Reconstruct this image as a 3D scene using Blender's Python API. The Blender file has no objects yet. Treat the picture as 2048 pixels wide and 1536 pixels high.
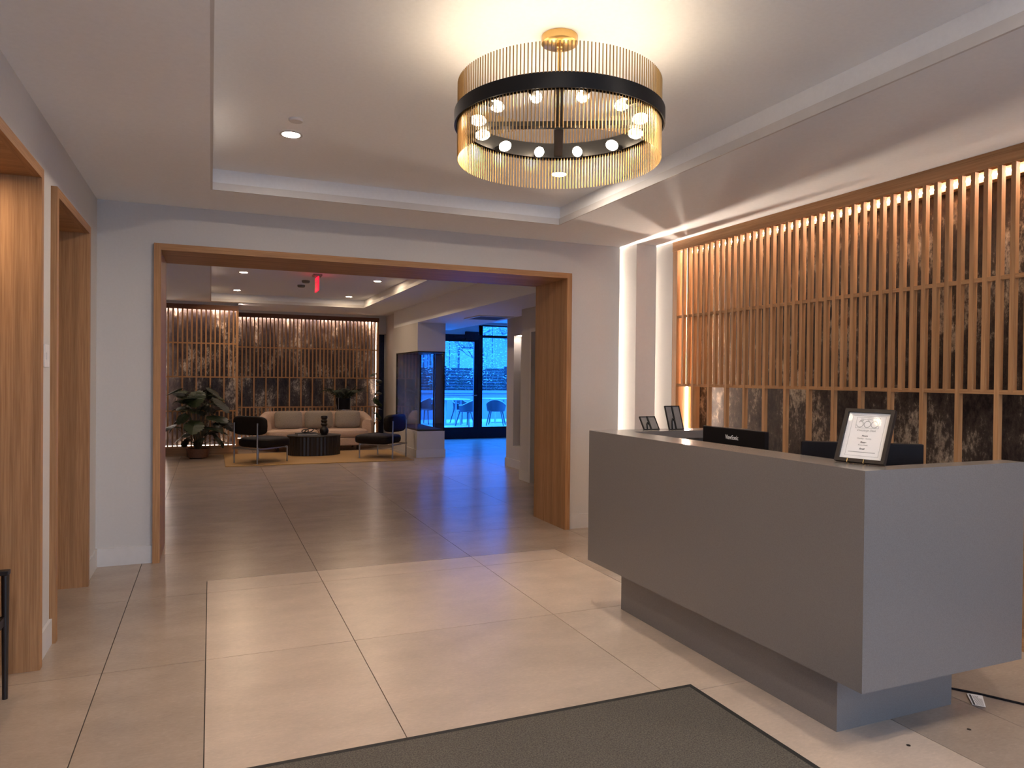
import bpy, bmesh, math, random
from mathutils import Vector, Matrix
rnd = random.Random(7)
PI = math.pi
SC = bpy.context.scene
COL = SC.collection

# ------------------------------------------------------------------ camera, world, exposure
CAM_H = 1.45
F_PX, YAW, PITCH, ROLL = 1436.14, 0.397231, -0.008967, 0.0100783
def _camera():
    cd = bpy.data.cameras.new('camera'); co = bpy.data.objects.new('camera', cd); COL.objects.link(co)
    cd.sensor_width = 36.0; cd.lens = F_PX / 2048 * 36.0; cd.clip_start = 0.05; cd.clip_end = 200
    cy, sy = math.cos(YAW), math.sin(YAW)
    fwd = Vector((sy * math.cos(PITCH), cy * math.cos(PITCH), math.sin(PITCH)))
    right = Vector((cy, -sy, 0)); up = right.cross(fwd)
    r2 = math.cos(ROLL) * right + math.sin(ROLL) * up
    u2 = -math.sin(ROLL) * right + math.cos(ROLL) * up
    m = Matrix((r2, u2, -fwd)).transposed().to_4x4(); m.translation = (0, 0, CAM_H)
    co.matrix_world = m
    SC.camera = co
_camera()
world = bpy.data.worlds.new('dusk'); SC.world = world; world.use_nodes = True
bg = world.node_tree.nodes['Background']
bg.inputs[0].default_value = (0.40, 0.60, 1.0, 1); bg.inputs[1].default_value = 8.0
SC.view_settings.view_transform = 'Standard'; SC.view_settings.look = 'None'
SC.view_settings.exposure = 1.4; SC.view_settings.gamma = 1.0; SC.view_settings.use_curve_mapping = False

SC.cycles.max_bounces = 8; SC.cycles.adaptive_threshold = 0.04
BULB, LED, DOWN, DOWN_L = 28.0, 66.0, 235.0, 185.0       # radiance of chandelier bulbs, led tape, downlight lenses
WARM = (1.0, 0.78, 0.54); LEDC = (1.0, 0.83, 0.68); DOWNC = (1.0, 0.84, 0.69)

# ------------------------------------------------------------------ materials
M = {}
def _new(name):
    m = bpy.data.materials.new(name); m.use_nodes = True; M[name] = m
    nt = m.node_tree; b = nt.nodes['Principled BSDF']
    return m, nt, b
def c4(c): return (c[0], c[1], c[2], 1)
def noise(nt, coord, scale, detail=4, rough=0.55, vec=(1, 1, 1)):
    mp = nt.nodes.new('ShaderNodeMapping'); mp.inputs['Scale'].default_value = vec
    nt.links.new(coord, mp.inputs[0])
    n = nt.nodes.new('ShaderNodeTexNoise'); n.inputs['Scale'].default_value = scale
    n.inputs['Detail'].default_value = detail; n.inputs['Roughness'].default_value = rough
    nt.links.new(mp.outputs[0], n.inputs['Vector'])
    return n
def ramp(nt, fac, stops):
    r = nt.nodes.new('ShaderNodeValToRGB'); e = r.color_ramp.elements
    e[0].position, e[0].color = stops[0][0], c4(stops[0][1])
    e[1].position, e[1].color = stops[-1][0], c4(stops[-1][1])
    for p, c in stops[1:-1]:
        x = e.new(p); x.color = c4(c)
    nt.links.new(fac, r.inputs[0]); return r
def bump(nt, b, h, s, d=0.01):
    n = nt.nodes.new('ShaderNodeBump'); n.inputs['Strength'].default_value = s; n.inputs['Distance'].default_value = d
    nt.links.new(h, n.inputs['Height']); nt.links.new(n.outputs[0], b.inputs['Normal'])
def plain(name, col, rough=0.6, metal=0.0, var=0.08, scale=20, bmp=0.0, spec=0.5, vec=(1, 1, 1)):
    m, nt, b = _new(name)
    tc = nt.nodes.new('ShaderNodeTexCoord')
    n = noise(nt, tc.outputs['Object'], scale, vec=vec)
    a = tuple(c * (1 - var) for c in col); z = tuple(min(1, c * (1 + var)) for c in col)
    r = ramp(nt, n.outputs['Fac'], [(0.3, a), (0.7, z)])
    nt.links.new(r.outputs[0], b.inputs['Base Color'])
    b.inputs['Roughness'].default_value = rough; b.inputs['Metallic'].default_value = metal
    b.inputs['Specular IOR Level'].default_value = spec
    if bmp: bump(nt, b, n.outputs['Fac'], bmp)
    return m
def wood(name, vec, dark, light, rough=0.55):
    m, nt, b = _new(name)
    tc = nt.nodes.new('ShaderNodeTexCoord'); oi = nt.nodes.new('ShaderNodeObjectInfo')
    off = nt.nodes.new('ShaderNodeVectorMath'); off.operation = 'MULTIPLY_ADD'
    nt.links.new(oi.outputs['Random'], off.inputs[0]); off.inputs[1].default_value = (3, 5, 7)
    nt.links.new(tc.outputs['Object'], off.inputs[2])
    n1 = noise(nt, off.outputs[0], 1.0, 6, 0.6, vec)
    n2 = noise(nt, off.outputs[0], 1.0, 2, 0.5, tuple(v * 0.12 for v in vec))
    mid = tuple((a + c) / 2 for a, c in zip(dark, light))
    r1 = ramp(nt, n1.outputs['Fac'], [(0.30, dark), (0.5, mid), (0.68, light)])
    r2 = ramp(nt, n2.outputs['Fac'], [(0.3, (0.80, 0.78, 0.76)), (0.7, (1.12, 1.10, 1.08))])
    mx = nt.nodes.new('ShaderNodeMix'); mx.data_type = 'RGBA'; mx.blend_type = 'MULTIPLY'; mx.inputs[0].default_value = 1
    nt.links.new(r1.outputs[0], mx.inputs[6]); nt.links.new(r2.outputs[0], mx.inputs[7])
    nt.links.new(mx.outputs[2], b.inputs['Base Color']); b.inputs['Roughness'].default_value = rough; b.inputs['Specular IOR Level'].default_value = .3
    bump(nt, b, n1.outputs['Fac'], 0.12, 0.002)
    return m
def tile(name, col, rough):
    m, nt, b = _new(name)
    tc = nt.nodes.new('ShaderNodeTexCoord'); oi = nt.nodes.new('ShaderNodeObjectInfo')
    n1 = noise(nt, tc.outputs['Object'], 2.2, 6, 0.65, (1, 1.6, 1)); n2 = noise(nt, tc.outputs['Object'], 38, 5, 0.7, (1, 2.2, 1))
    r1 = ramp(nt, n1.outputs['Fac'], [(0.3, tuple(c * .86 for c in col)), (0.7, tuple(c * 1.1 for c in col))])
    r2 = ramp(nt, n2.outputs['Fac'], [(0.3, (.88, .88, .88)), (0.62, (1, 1, 1)), (0.72, (1.18, 1.18, 1.17))])
    mx = nt.nodes.new('ShaderNodeMix'); mx.data_type = 'RGBA'; mx.blend_type = 'MULTIPLY'; mx.inputs[0].default_value = 1
    nt.links.new(r1.outputs[0], mx.inputs[6]); nt.links.new(r2.outputs[0], mx.inputs[7])
    r3 = ramp(nt, oi.outputs['Random'], [(0, (.96, .96, .96)), (1, (1.04, 1.04, 1.04))])
    m2 = nt.nodes.new('ShaderNodeMix'); m2.data_type = 'RGBA'; m2.blend_type = 'MULTIPLY'; m2.inputs[0].default_value = 1
    nt.links.new(mx.outputs[2], m2.inputs[6]); nt.links.new(r3.outputs[0], m2.inputs[7])
    nt.links.new(m2.outputs[2], b.inputs['Base Color'])
    b.inputs['Roughness'].default_value = rough; b.inputs['Specular IOR Level'].default_value = 0.5
    bump(nt, b, n2.outputs['Fac'], 0.05, 0.002)
    return m
def wallpaper(name, dark, mid, light):
    m, nt, b = _new(name)
    tc = nt.nodes.new('ShaderNodeTexCoord')
    n1 = noise(nt, tc.outputs['Object'], 3.2, 8, 0.72, (1, 1, 0.55)); n2 = noise(nt, tc.outputs['Object'], 42, 6, 0.75, (1, 1, 0.5))
    mx = nt.nodes.new('ShaderNodeMath'); mx.operation = 'MULTIPLY_ADD'; mx.inputs[1].default_value = 0.45
    nt.links.new(n2.outputs['Fac'], mx.inputs[0]); nt.links.new(n1.outputs['Fac'], mx.inputs[2])
    r = ramp(nt, mx.outputs[0], [(0.60, dark), (0.76, mid), (0.94, light)])
    nt.links.new(r.outputs[0], b.inputs['Base Color'])
    b.inputs['Metallic'].default_value = 0.3; b.inputs['Roughness'].default_value = 0.46; b.inputs['Specular IOR Level'].default_value = .3
    bump(nt, b, mx.outputs[0], 0.35, 0.004)
    return m
def emit(name, col, strength, body=(0.9, 0.9, 0.9)):
    m, nt, b = _new(name)
    b.inputs['Base Color'].default_value = c4(body)
    b.inputs['Emission Color'].default_value = c4(col); b.inputs['Emission Strength'].default_value = strength
    return m
def glass(name, tint, refl_rough=0.02, low=0.035):
    m, nt, b = _new(name); nt.nodes.remove(b)
    t = nt.nodes.new('ShaderNodeBsdfTransparent'); t.inputs[0].default_value = c4(tint)
    g = nt.nodes.new('ShaderNodeBsdfGlossy'); g.inputs['Roughness'].default_value = refl_rough; g.inputs[0].default_value = (.9, .9, .9, 1)
    lw = nt.nodes.new('ShaderNodeLayerWeight'); lw.inputs[0].default_value = .5
    pw = nt.nodes.new('ShaderNodeMath'); pw.operation = 'POWER'; pw.inputs[1].default_value = 4.0
    fr = nt.nodes.new('ShaderNodeMath'); fr.operation = 'MULTIPLY_ADD'; fr.inputs[1].default_value = .6; fr.inputs[2].default_value = low
    nt.links.new(lw.outputs['Facing'], pw.inputs[0]); nt.links.new(pw.outputs[0], fr.inputs[0])
    mx = nt.nodes.new('ShaderNodeMixShader')
    nt.links.new(fr.outputs[0], mx.inputs[0]); nt.links.new(t.outputs[0], mx.inputs[1]); nt.links.new(g.outputs[0], mx.inputs[2])
    nt.links.new(mx.outputs[0], nt.nodes['Material Output'].inputs[0])
    return m

plain('paint', (.57, .55, .53), .75, var=.02, scale=60, bmp=.04)
plain('ceil_paint', (.85, .86, .87), .8, var=.02, scale=50, bmp=.03)
plain('white_trim', (.62, .60, .585), .5, var=.02)
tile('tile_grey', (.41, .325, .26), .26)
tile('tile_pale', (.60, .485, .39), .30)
plain('grout', (.07, .06, .055), .9)
wood('oak_z', (150, 150, 3.4), (.33, .163, .068), (.50, .278, .132))
wood('oak_x', (3.4, 150, 150), (.33, .163, .068), (.50, .278, .132))
wood('oak_y', (150, 3.4, 150), (.33, .163, .068), (.50, .278, .132))
wood('oak_dark', (3.4, 150, 150), (.12, .05, .028), (.20, .09, .05))
wallpaper('damask', (.014, .009, .011), (.065, .049, .042), (.62, .52, .40))
wallpaper('damask_navy', (.012, .014, .03), (.02, .024, .06), (.05, .055, .12))
plain('quartz', (.19, .172, .16), .26, var=.09, scale=260, spec=.55)
plain('black_metal', (.006, .006, .007), .42, spec=.3)
plain('black_plastic', (.010, .008, .009), .55, spec=.12)
plain('dark_wood', (.016, .011, .010), .4)
plain('brass', (.66, .44, .17), .30, 1.0, var=.05)
plain('rod_brass', (.46, .30, .13), .34, 1.0, var=.05)
plain('mat_pile', (.12, .105, .084), .95, var=.55, scale=170, bmp=.8)
plain('rubber', (.02, .019, .018), .7)
plain('switch_white', (.72, .70, .68), .4)
plain('paper', (.92, .91, .90), .55, var=.01)
plain('ink', (.05, .05, .05), .7)
plain('ink_grey', (.25, .25, .25), .7)
plain('frame_brown', (.026, .019, .016), .45, spec=.3)
plain('frame_back', (.22, .20, .185), .8)
plain('rug', (.44, .27, .11), .95, var=.25, scale=90, bmp=.5)
plain('leather', (.012, .008, .007), .65, var=.2, spec=.15)
plain('sofa_fabric', (.56, .40, .30), .9, var=.1, scale=70, bmp=.15)
plain('cushion_fabric', (.30, .25, .20), .95, var=.22, scale=60, bmp=.3, vec=(1, 1, 3))
plain('leaf', (.022, .036, .012), .5, var=.4, scale=9)
plain('leaf_dark', (.011, .017, .009), .45, var=.3, scale=9)
plain('stem', (.07, .055, .03), .7)
plain('pot_wood', (.17, .07, .035), .6, var=.2, scale=30)
plain('soil', (.03, .02, .015), .95)
plain('steel', (.35, .34, .33), .3, 1.0)
plain('book_cover', (.45, .42, .38), .6)
plain('ember', (.03, .03, .03), .8, var=.6, scale=60, bmp=.8)
plain('fence', (.022, .03, .034), .8, var=.2, scale=15)
plain('concrete', (.20, .20, .21), .85, var=.08)
plain('patio_stone', (.42, .43, .44), .7, var=.06)
plain('patio_metal', (.012, .014, .017), .45)
plain('patio_table', (.32, .33, .35), .5)
plain('tree_leaf', (.30, .36, .30), .6)
plain('bark', (.045, .04, .035), .9)
plain('bamboo', (.12, .15, .08), .6)
plain('facade', (.15, .16, .18), .8)
plain('flower', (.75, .70, .15), .6)
plain('vent_dark', (.10, .085, .08), .6)
plain('door_paint', (.30, .285, .27), .5, var=.03)
emit('bulb', WARM, BULB); emit('led', LEDC, LED * 1.4); emit('led_slot', LEDC, LED * 3.0); emit('down', DOWNC, DOWN); emit('down_dim', (1.0, .74, .50), DOWN_L)
emit('led_lounge', (1.0, .82, .72), LED * .12); emit('led_top', (1.0, .82, .72), LED * .9)
emit('exit_red', (1.0, 0.015, 0.05), .5, (.3, .02, .03)); plain('exit_letter', (.8, .75, .75), .5)
glass('pane', (.19, .52, .92)); glass('entrance_pane', (.50, .475, .445)); glass('smoked', (.80, .84, .88)); glass('clear', (.98, .98, .98)); glass('notice_glass', (.99, .99, .99), .02, .006)  # dusk blue is put into the patio pane tint; entrance tint cuts daylight

# ------------------------------------------------------------------ mesh helpers
def bm_(): return bmesh.new()
def box(bm, x0, x1, y0, y1, z0, z1):
    v = [bm.verts.new(p) for p in ((x0, y0, z0), (x1, y0, z0), (x1, y1, z0), (x0, y1, z0), (x0, y0, z1), (x1, y0, z1), (x1, y1, z1), (x0, y1, z1))]
    for f in ((3, 2, 1, 0), (4, 5, 6, 7), (0, 1, 5, 4), (1, 2, 6, 5), (2, 3, 7, 6), (3, 0, 4, 7)): bm.faces.new([v[i] for i in f])
    return bm
def cyl(bm, p0, p1, r0, r1=None, n=10, cap=True):
    r1 = r0 if r1 is None else r1
    p0, p1 = Vector(p0), Vector(p1); d = (p1 - p0).normalized()
    a = d.orthogonal().normalized(); b = d.cross(a)
    A, B = [], []
    for i in range(n):
        t = 2 * PI * i / n; o = a * math.cos(t) + b * math.sin(t)
        A.append(bm.verts.new(p0 + o * r0)); B.append(bm.verts.new(p1 + o * r1))
    for i in range(n):
        j = (i + 1) % n; bm.faces.new((A[i], A[j], B[j], B[i]))
    if cap: bm.faces.new(A[::-1]); bm.faces.new(B)
    return bm
def tube(bm, pts, r, n=8, taper=None):
    pts = [Vector(p) for p in pts]; rings = []
    ref = None
    for i, p in enumerate(pts):
        d = (pts[min(i + 1, len(pts) - 1)] - pts[max(i - 1, 0)]).normalized()
        if ref is None or abs(ref.dot(d)) > .98: ref = d.orthogonal().normalized()
        a = (ref - d * ref.dot(d)).normalized(); b = d.cross(a); ref = a
        rr = r * (1 + (taper - 1) * i / (len(pts) - 1)) if taper is not None else r
        rings.append([bm.verts.new(p + (a * math.cos(2 * PI * k / n) + b * math.sin(2 * PI * k / n)) * rr) for k in range(n)])
    for i in range(len(rings) - 1):
        for k in range(n):
            j = (k + 1) % n; bm.faces.new((rings[i][k], rings[i][j], rings[i + 1][j], rings[i + 1][k]))
    bm.faces.new(rings[0][::-1]); bm.faces.new(rings[-1]); return bm
def lathe(bm, prof, n=24, c=(0, 0, 0), sx=1, sy=1, close=False):
    rings = []
    for r, z in prof:
        rings.append([bm.verts.new((c[0] + r * sx * math.cos(2 * PI * k / n), c[1] + r * sy * math.sin(2 * PI * k / n), c[2] + z)) for k in range(n)])
    m = len(rings)
    for i in range(m if close else m - 1):
        a, b = rings[i], rings[(i + 1) % m]
        for k in range(n):
            j = (k + 1) % n; bm.faces.new((a[k], a[j], b[j], b[k]))
    if not close:
        bm.faces.new(rings[0][::-1]); bm.faces.new(rings[-1])
    return bm
def prism(bm, poly, z0, z1):
    A = [bm.verts.new((x, y, z0)) for x, y in poly]; B = [bm.verts.new((x, y, z1)) for x, y in poly]; n = len(poly)
    for i in range(n): j = (i + 1) % n; bm.faces.new((A[i], A[j], B[j], B[i]))
    bm.faces.new(A[::-1]); bm.faces.new(B); return bm
def superell(bm, c, r, e1=.5, e2=.5, nu=20, nv=12, fn=None):
    def s(w, e): return math.copysign(abs(w) ** e, w)
    rows = []
    for j in range(1, nv):
        v = -PI / 2 + PI * j / nv; row = []
        for i in range(nu):
            u = 2 * PI * i / nu
            p = Vector((r[0] * s(math.cos(v), e1) * s(math.cos(u), e2), r[1] * s(math.cos(v), e1) * s(math.sin(u), e2), r[2] * s(math.sin(v), e1)))
            row.append(bm.verts.new(Vector(c) + (fn(p) if fn else p)))
        rows.append(row)
    for p, q in zip(rows, rows[1:]):
        for i in range(nu): j = (i + 1) % nu; bm.faces.new((p[i], p[j], q[j], q[i]))
    bm.faces.new(rows[0][::-1]); bm.faces.new(rows[-1]); return bm
def mesh(bm, name, mat, smooth=False, bevel=0):
    if bevel:
        bmesh.ops.bevel(bm, geom=[e for e in bm.edges], offset=bevel, segments=2, affect='EDGES', profile=.5)
    bmesh.ops.recalc_face_normals(bm, faces=bm.faces)
    me = bpy.data.meshes.new(name); bm.to_mesh(me); bm.free()
    if smooth:
        for p in me.polygons: p.use_smooth = True
        try: me.set_sharp_from_angle(angle=math.radians(40))
        except Exception: pass
    if mat: me.materials.append(M[mat])
    return me
def link(name, me, parent=None, loc=(0, 0, 0), rot=(0, 0, 0)):
    o = bpy.data.objects.new(name, me); COL.objects.link(o)
    o.location = loc; o.rotation_euler = rot
    if parent is not None: o.parent = parent
    return o
def tag(o, label=None, cat=None, group=None, kind=None):
    for k, v in (('label', label), ('category', cat), ('group', group), ('kind', kind)):
        if v: o[k] = v
    return o
def thing(name, label, cat, loc=(0, 0, 0), rz=0, group=None, kind=None):
    o = link(name, None, None, loc, (0, 0, rz)); return tag(o, label, cat, group, kind)
def part(name, bm, mat, parent, world=False, smooth=False, bevel=0, label=None):
    o = link(name, mesh(bm, name, mat, smooth, bevel), parent)
    if world: o.location = -parent.location
    if label: o['label'] = label
    return o
def struct(name, bm, mat, parent=None, bevel=0):
    o = link(name, mesh(bm, name, mat, False, bevel), parent)
    if parent is None: o['kind'] = 'structure'
    return o
def sempty(name): return tag(link(name, None), kind='structure')
def text_mesh(s, mat, size, shear=0, off=0, space=1, extrude=0):
    cu = bpy.data.curves.new('lettering', 'FONT'); cu.body = s; cu.size = size; cu.align_x = 'CENTER'; cu.shear = shear
    cu.offset = off; cu.space_character = space; cu.extrude = extrude
    tmp = bpy.data.objects.new('lettering', cu); COL.objects.link(tmp); bpy.context.view_layer.update()
    me = bpy.data.meshes.new_from_object(tmp.evaluated_get(bpy.context.evaluated_depsgraph_get()))
    bpy.data.objects.remove(tmp); bpy.data.curves.remove(cu)
    me.materials.clear(); me.materials.append(M[mat]); return me
def B(*a): return box(bm_(), *a)
def copy_tree(o, parent=None):
    c = o.copy(); COL.objects.link(c); c.parent = parent
    for ch in list(o.children): copy_tree(ch, c)
    return c

# ------------------------------------------------------------------ floor: slab and single tiles
floor = struct('floor', B(-2.4, 9.2, -1.8, 16.1, -.12, -.006), 'grout')
GX = [.735 + 1.212 * k for k in range(-2, 7)]
GY = [3.948 + 1.21 * k for k in range(-4, 11)]
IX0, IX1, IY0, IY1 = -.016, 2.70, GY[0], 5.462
g = .0022
def add_tile(poly, mat):
    struct('tile', prism(bm_(), poly, -.02, 0), mat, floor)
def rect(x0, x1, y0, y1): return [(x0 + g, y0 + g), (x1 - g, y0 + g), (x1 - g, y1 - g), (x0 + g, y1 - g)]
for x0, x1 in zip(GX, GX[1:]):
    for y0, y1 in zip(GY, GY[1:]):
        y1 = min(y1, 16.08)
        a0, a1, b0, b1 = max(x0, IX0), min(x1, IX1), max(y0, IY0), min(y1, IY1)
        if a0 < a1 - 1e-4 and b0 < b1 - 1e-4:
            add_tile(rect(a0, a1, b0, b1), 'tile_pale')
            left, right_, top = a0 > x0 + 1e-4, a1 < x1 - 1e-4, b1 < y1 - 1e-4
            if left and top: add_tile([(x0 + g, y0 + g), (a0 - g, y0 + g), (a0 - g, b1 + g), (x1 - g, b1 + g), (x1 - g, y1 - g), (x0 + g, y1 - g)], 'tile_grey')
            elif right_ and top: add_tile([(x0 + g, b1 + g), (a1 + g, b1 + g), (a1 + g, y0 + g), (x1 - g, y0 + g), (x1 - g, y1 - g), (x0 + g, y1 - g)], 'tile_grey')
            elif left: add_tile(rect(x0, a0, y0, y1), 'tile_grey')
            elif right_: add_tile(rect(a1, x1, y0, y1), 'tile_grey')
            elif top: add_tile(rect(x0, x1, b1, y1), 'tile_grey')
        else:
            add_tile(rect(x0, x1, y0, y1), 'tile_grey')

# ------------------------------------------------------------------ reception shell
ZC, ZT = 2.75, 2.90
WL, WB = -.79, 6.15
P1, P2 = (2.30, 4.10), (4.53, 5.595)          # clear openings in the left wall
ZO = 2.395
bm = bm_()
for y0, y1 in ((-1.6, P1[0] - .05), (P1[1] + .05, P2[0] - .05), (P2[1] + .05, WB)): box(bm, WL - .16, WL, y0, y1, 0, ZT)
for y0, y1 in (P1, P2): box(bm, WL - .16, WL, y0 - .05, y1 + .05, ZO + .05, ZT)
struct('wall_left', bm, 'paint')
for i, (y0, y1) in enumerate((P1, P2)):
    d = sempty('door_%d' % (i + 1)); xb = -2.15 if i == 0 else -1.75; xf = -.795
    struct('jamb', B(xb, xf, y1, y1 + .03, 0, ZO), 'oak_z', d); struct('jamb', B(xb, xf, y0 - .03, y0, 0, ZO), 'oak_z', d)
    struct('head_lining', B(xb, xf, y0 - .03, y1 + .03, ZO, ZO + .03), 'oak_x', d)
    struct('back_panel', B(xb - .05, xb, y0 - .05, y1 + .05, 0, ZO + .03), 'oak_z', d)
    struct('casing', B(xf, -.76, y1, y1 + .05, 0, ZO + .05), 'oak_z', d); struct('casing', B(xf, -.76, y0 - .05, y0, 0, ZO + .05), 'oak_z', d)
    struct('head_casing', B(xf, -.76, y0, y1, ZO, ZO + .05), 'oak_y', d)
OX0, OX1, OZ = -.355, 3.125, 2.40
SLX0, COLX0, COLX1, SCX = 3.723, 3.775, 4.0, 4.05
bm = bm_()
box(bm, WL - .16, OX0 - .05, WB, 6.82, 0, ZT); box(bm, OX1 + .05, SLX0, WB, 6.82, 0, ZT); box(bm, OX0 - .05, OX1 + .05, WB, 6.82, OZ + .05, ZT)
struct('wall_back', bm, 'paint')
d = sempty('door_3')
struct('jamb', B(OX0 - .05, OX0, 6.11, 6.83, 0, OZ + .05), 'oak_z', d); struct('jamb', B(OX1, OX1 + .05, 6.11, 6.83, 0, OZ + .05), 'oak_z', d)
struct('head_lining', B(OX0, OX1, 6.11, 6.83, OZ, OZ + .05), 'oak_x', d)
bm = bm_()
box(bm, COLX0, COLX1, 5.927, 6.6, 0, ZT); box(bm, SLX0, SCX, 6.6, 6.82, 0, ZT); box(bm, SCX, 4.47, 5.725, 6.82, 0, ZT)
struct('wall_corner', bm, 'paint')
struct('wall_right', B(4.31, 4.47, -1.6, 5.725, 0, ZT), 'damask')
bm = bm_()
box(bm, WL - .16, -.5, -1.76, -1.6, 0, ZT); box(bm, 3.7, 4.47, -1.76, -1.6, 0, ZT); box(bm, -.5, 3.7, -1.76, -1.6, 2.62, ZT)
struct('wall_front', bm, 'paint')
d = sempty('window_2')
for x in (-.5, .52, 1.57, 2.62, 3.64): struct('mullion', B(x, x + .06, -1.72, -1.64, 0, 2.62), 'black_metal', d)
for x in (-.44, .58, 1.63, 2.68): struct('pane', B(x, x + (.96 if x < 0 else .99 if x < 2 else .96), -1.685, -1.675, 0, 2.62), 'entrance_pane', d)  # unseen glass, tinted to dim and warm the daylight from behind the camera
# skirting
for n, bx in (('baseboard_left', [(WL, WL + .014, -1.6, P1[0] - .05), (WL, WL + .014, P1[1] + .05, P2[0] - .05), (WL, WL + .014, P2[1] + .05, WB)]),
              ('baseboard_back', [(WL, OX0 - .05, WB - .014, WB), (OX1 + .05, SLX0, WB - .014, WB)])):
    bm = bm_()
    for b in bx: box(bm, b[0], b[1], b[2], b[3], 0, .135)
    struct(n, bm, 'white_trim')
# ceiling with recessed tray
TX0, TX1, TY0, TY1 = -.01, 2.73, 0.0, 5.495
bm = bm_()
box(bm, -2.4, TX0, -1.76, 6.82, ZC, ZT); box(bm, TX1, 4.47, -1.76, 6.82, ZC, ZT); box(bm, TX0, TX1, TY1, 6.82, ZC, ZT); box(bm, TX0, TX1, -1.76, TY0, ZC, ZT)
struct('ceiling', bm, 'ceil_paint')
struct('ceiling', B(-2.4, 9.2, -1.76, 16.12, ZT, 3.05), 'ceil_paint')
def tray_trim(name, x0, x1, y0, y1):
    bm = bm_(); t = .014; z0, z1 = ZC, ZC + .052
    box(bm, x0, x0 + t, y0, y1, z0, z1); box(bm, x1 - t, x1, y0, y1, z0, z1); box(bm, x0 + t, x1 - t, y1 - t, y1, z0, z1); box(bm, x0 + t, x1 - t, y0, y0 + t, z0, z1)
    struct(name, bm, 'white_trim')
tray_trim('trim_1', TX0, TX1, TY0, TY1)

# ------------------------------------------------------------------ lounge and corridor shell
LTX0, LTX1, LTY0, LTY1 = -.015, 2.70, 8.2, 13.80
bm = bm_()
box(bm, -2.4, LTX0, 6.82, 16.12, ZC, ZT); box(bm, LTX1, 3.4, 6.82, 16.12, ZC, ZT); box(bm, LTX0, LTX1, LTY1, 16.12, ZC, ZT); box(bm, LTX0, LTX1, 6.82, LTY0, ZC, ZT)
box(bm, 3.4, 9.2, 14.3, 16.12, ZC, ZT); box(bm, 4.58, 9.2, 10.9, 14.3, ZC, ZT)
struct('ceiling', bm, 'ceil_paint')
tray_trim('trim_2', LTX0, LTX1, LTY0, LTY1)
struct('ceiling', B(3.4, 4.58, 6.82, 14.3, 2.42, ZT), 'ceil_paint')
struct('wall_left', B(-2.4, -2.2, 6.82, 16.1, 0, ZT), 'paint')
struct('wall_back', B(-2.2, -.95, 6.75, 6.82, 0, ZT), 'paint')
struct('wall_far', B(-.80, .46, 14.22, 14.4, 0, ZC), 'damask')
struct('wall_far', B(-2.2, -.80, 14.0, 14.4, 0, ZC), 'paint')
struct('wall_far', B(.46, 3.34, 15.62, 15.8, 0, ZC), 'damask')
struct('wall_side', B(.40, .46, 14.4, 15.8, 0, ZC), 'paint')
bm = bm_(); box(bm, 3.52, 4.30, 15.45, 16.1, 0, ZC); box(bm, 3.34, 3.52, 15.45, 15.62, 2.36, ZC)
struct('wall_far', bm, 'paint')
struct('wall_recess', B(3.30, 3.6, 15.70, 16.1, 0, ZC), 'damask_navy')
bm = bm_()
box(bm, 4.5, 4.7, 9.37, 10.36, 0, ZT); box(bm, 4.5, 4.7, 10.66, 10.95, 0, ZT); box(bm, 4.5, 4.7, 10.36, 10.66, 0, .35); box(bm, 4.5, 4.7, 10.36, 10.66, 2.12, ZT); box(bm, 4.62, 4.7, 10.36, 10.66, .35, 2.12)
box(bm, 4.07, 4.7, 9.05, 9.37, 0, ZT); box(bm, 4.07, 4.7, 7.95, 9.05, 2.13, ZT); box(bm, 4.07, 4.7, 6.82, 7.95, 0, ZT)
box(bm, 4.7, 9.2, 10.8, 10.95, 0, ZT); box(bm, 9.05, 9.2, 10.95, 16.1, 0, ZT)
struct('wall_corridor', bm, 'paint')
d = sempty('door_4')
struct('door_leaf', B(4.22, 4.27, 8.0, 9.0, 0, 2.1), 'door_paint', d)
struct('casing', B(4.055, 4.25, 9.0, 9.05, 0, 2.13), 'white_trim', d); struct('casing', B(4.055, 4.25, 7.95, 8.0, 0, 2.13), 'white_trim', d)
struct('head_casing', B(4.055, 4.25, 8.0, 9.0, 2.08, 2.13), 'white_trim', d)
struct('lever_handle', tube(bm_(), [(4.22, 8.1, 1.0), (4.17, 8.1, 1.0), (4.165, 8.22, 1.0)], .01), 'steel', d)
bm = bm_()
box(bm, 4.486, 4.5, 9.37, 10.964, 0, .135); box(bm, 4.486, 4.7, 10.95, 10.964, 0, .135); box(bm, 4.056, 4.07, 9.05, 9.384, 0, .135)
box(bm, 4.07, 4.5, 9.37, 9.384, 0, .135)
struct('baseboard_corridor', bm, 'white_trim')

# glazed storefront to the patio
YD = 16.0
d = sempty('window_1')
def fr(name, x0, x1, z0, z1, y0=YD, y1=YD + .09): struct(name, B(x0, x1, y0, y1, z0, z1), 'black_metal', d)
for x0, x1 in ((4.30, 4.36), (4.78, 4.86), (5.85, 5.95), (7.35, 7.43), (8.95, 9.05)): fr('mullion', x0, x1, 0, 2.68 if x0 > 5.8 else 2.45)
for x0, x1 in ((5.95, 7.35), (7.43, 8.95)):
    fr('bottom_rail', x0, x1, 0, .27); fr('transom_rail', x0, x1, 2.39, 2.45); fr('head_rail', x0, x1, 2.66, 2.69)
    struct('pane', B(x0, x1, YD + .04, YD + .052, .27, 2.39), 'pane', d); struct('pane', B(x0, x1, YD + .04, YD + .052, 2.45, 2.66), 'pane', d)
fr('bottom_rail', 4.36, 4.78, 0, .27); fr('head_rail', 4.36, 5.85, 2.36, 2.45)
struct('pane', B(4.36, 4.78, YD + .04, YD + .052, .27, 2.36), 'pane', d)
bm = bm_(); box(bm, 4.30, 5.94, YD, YD + .1, 2.45, ZC); box(bm, 5.94, 9.05, YD, YD + .1, 2.69, ZC); struct('wall_far', bm, 'paint')
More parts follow.
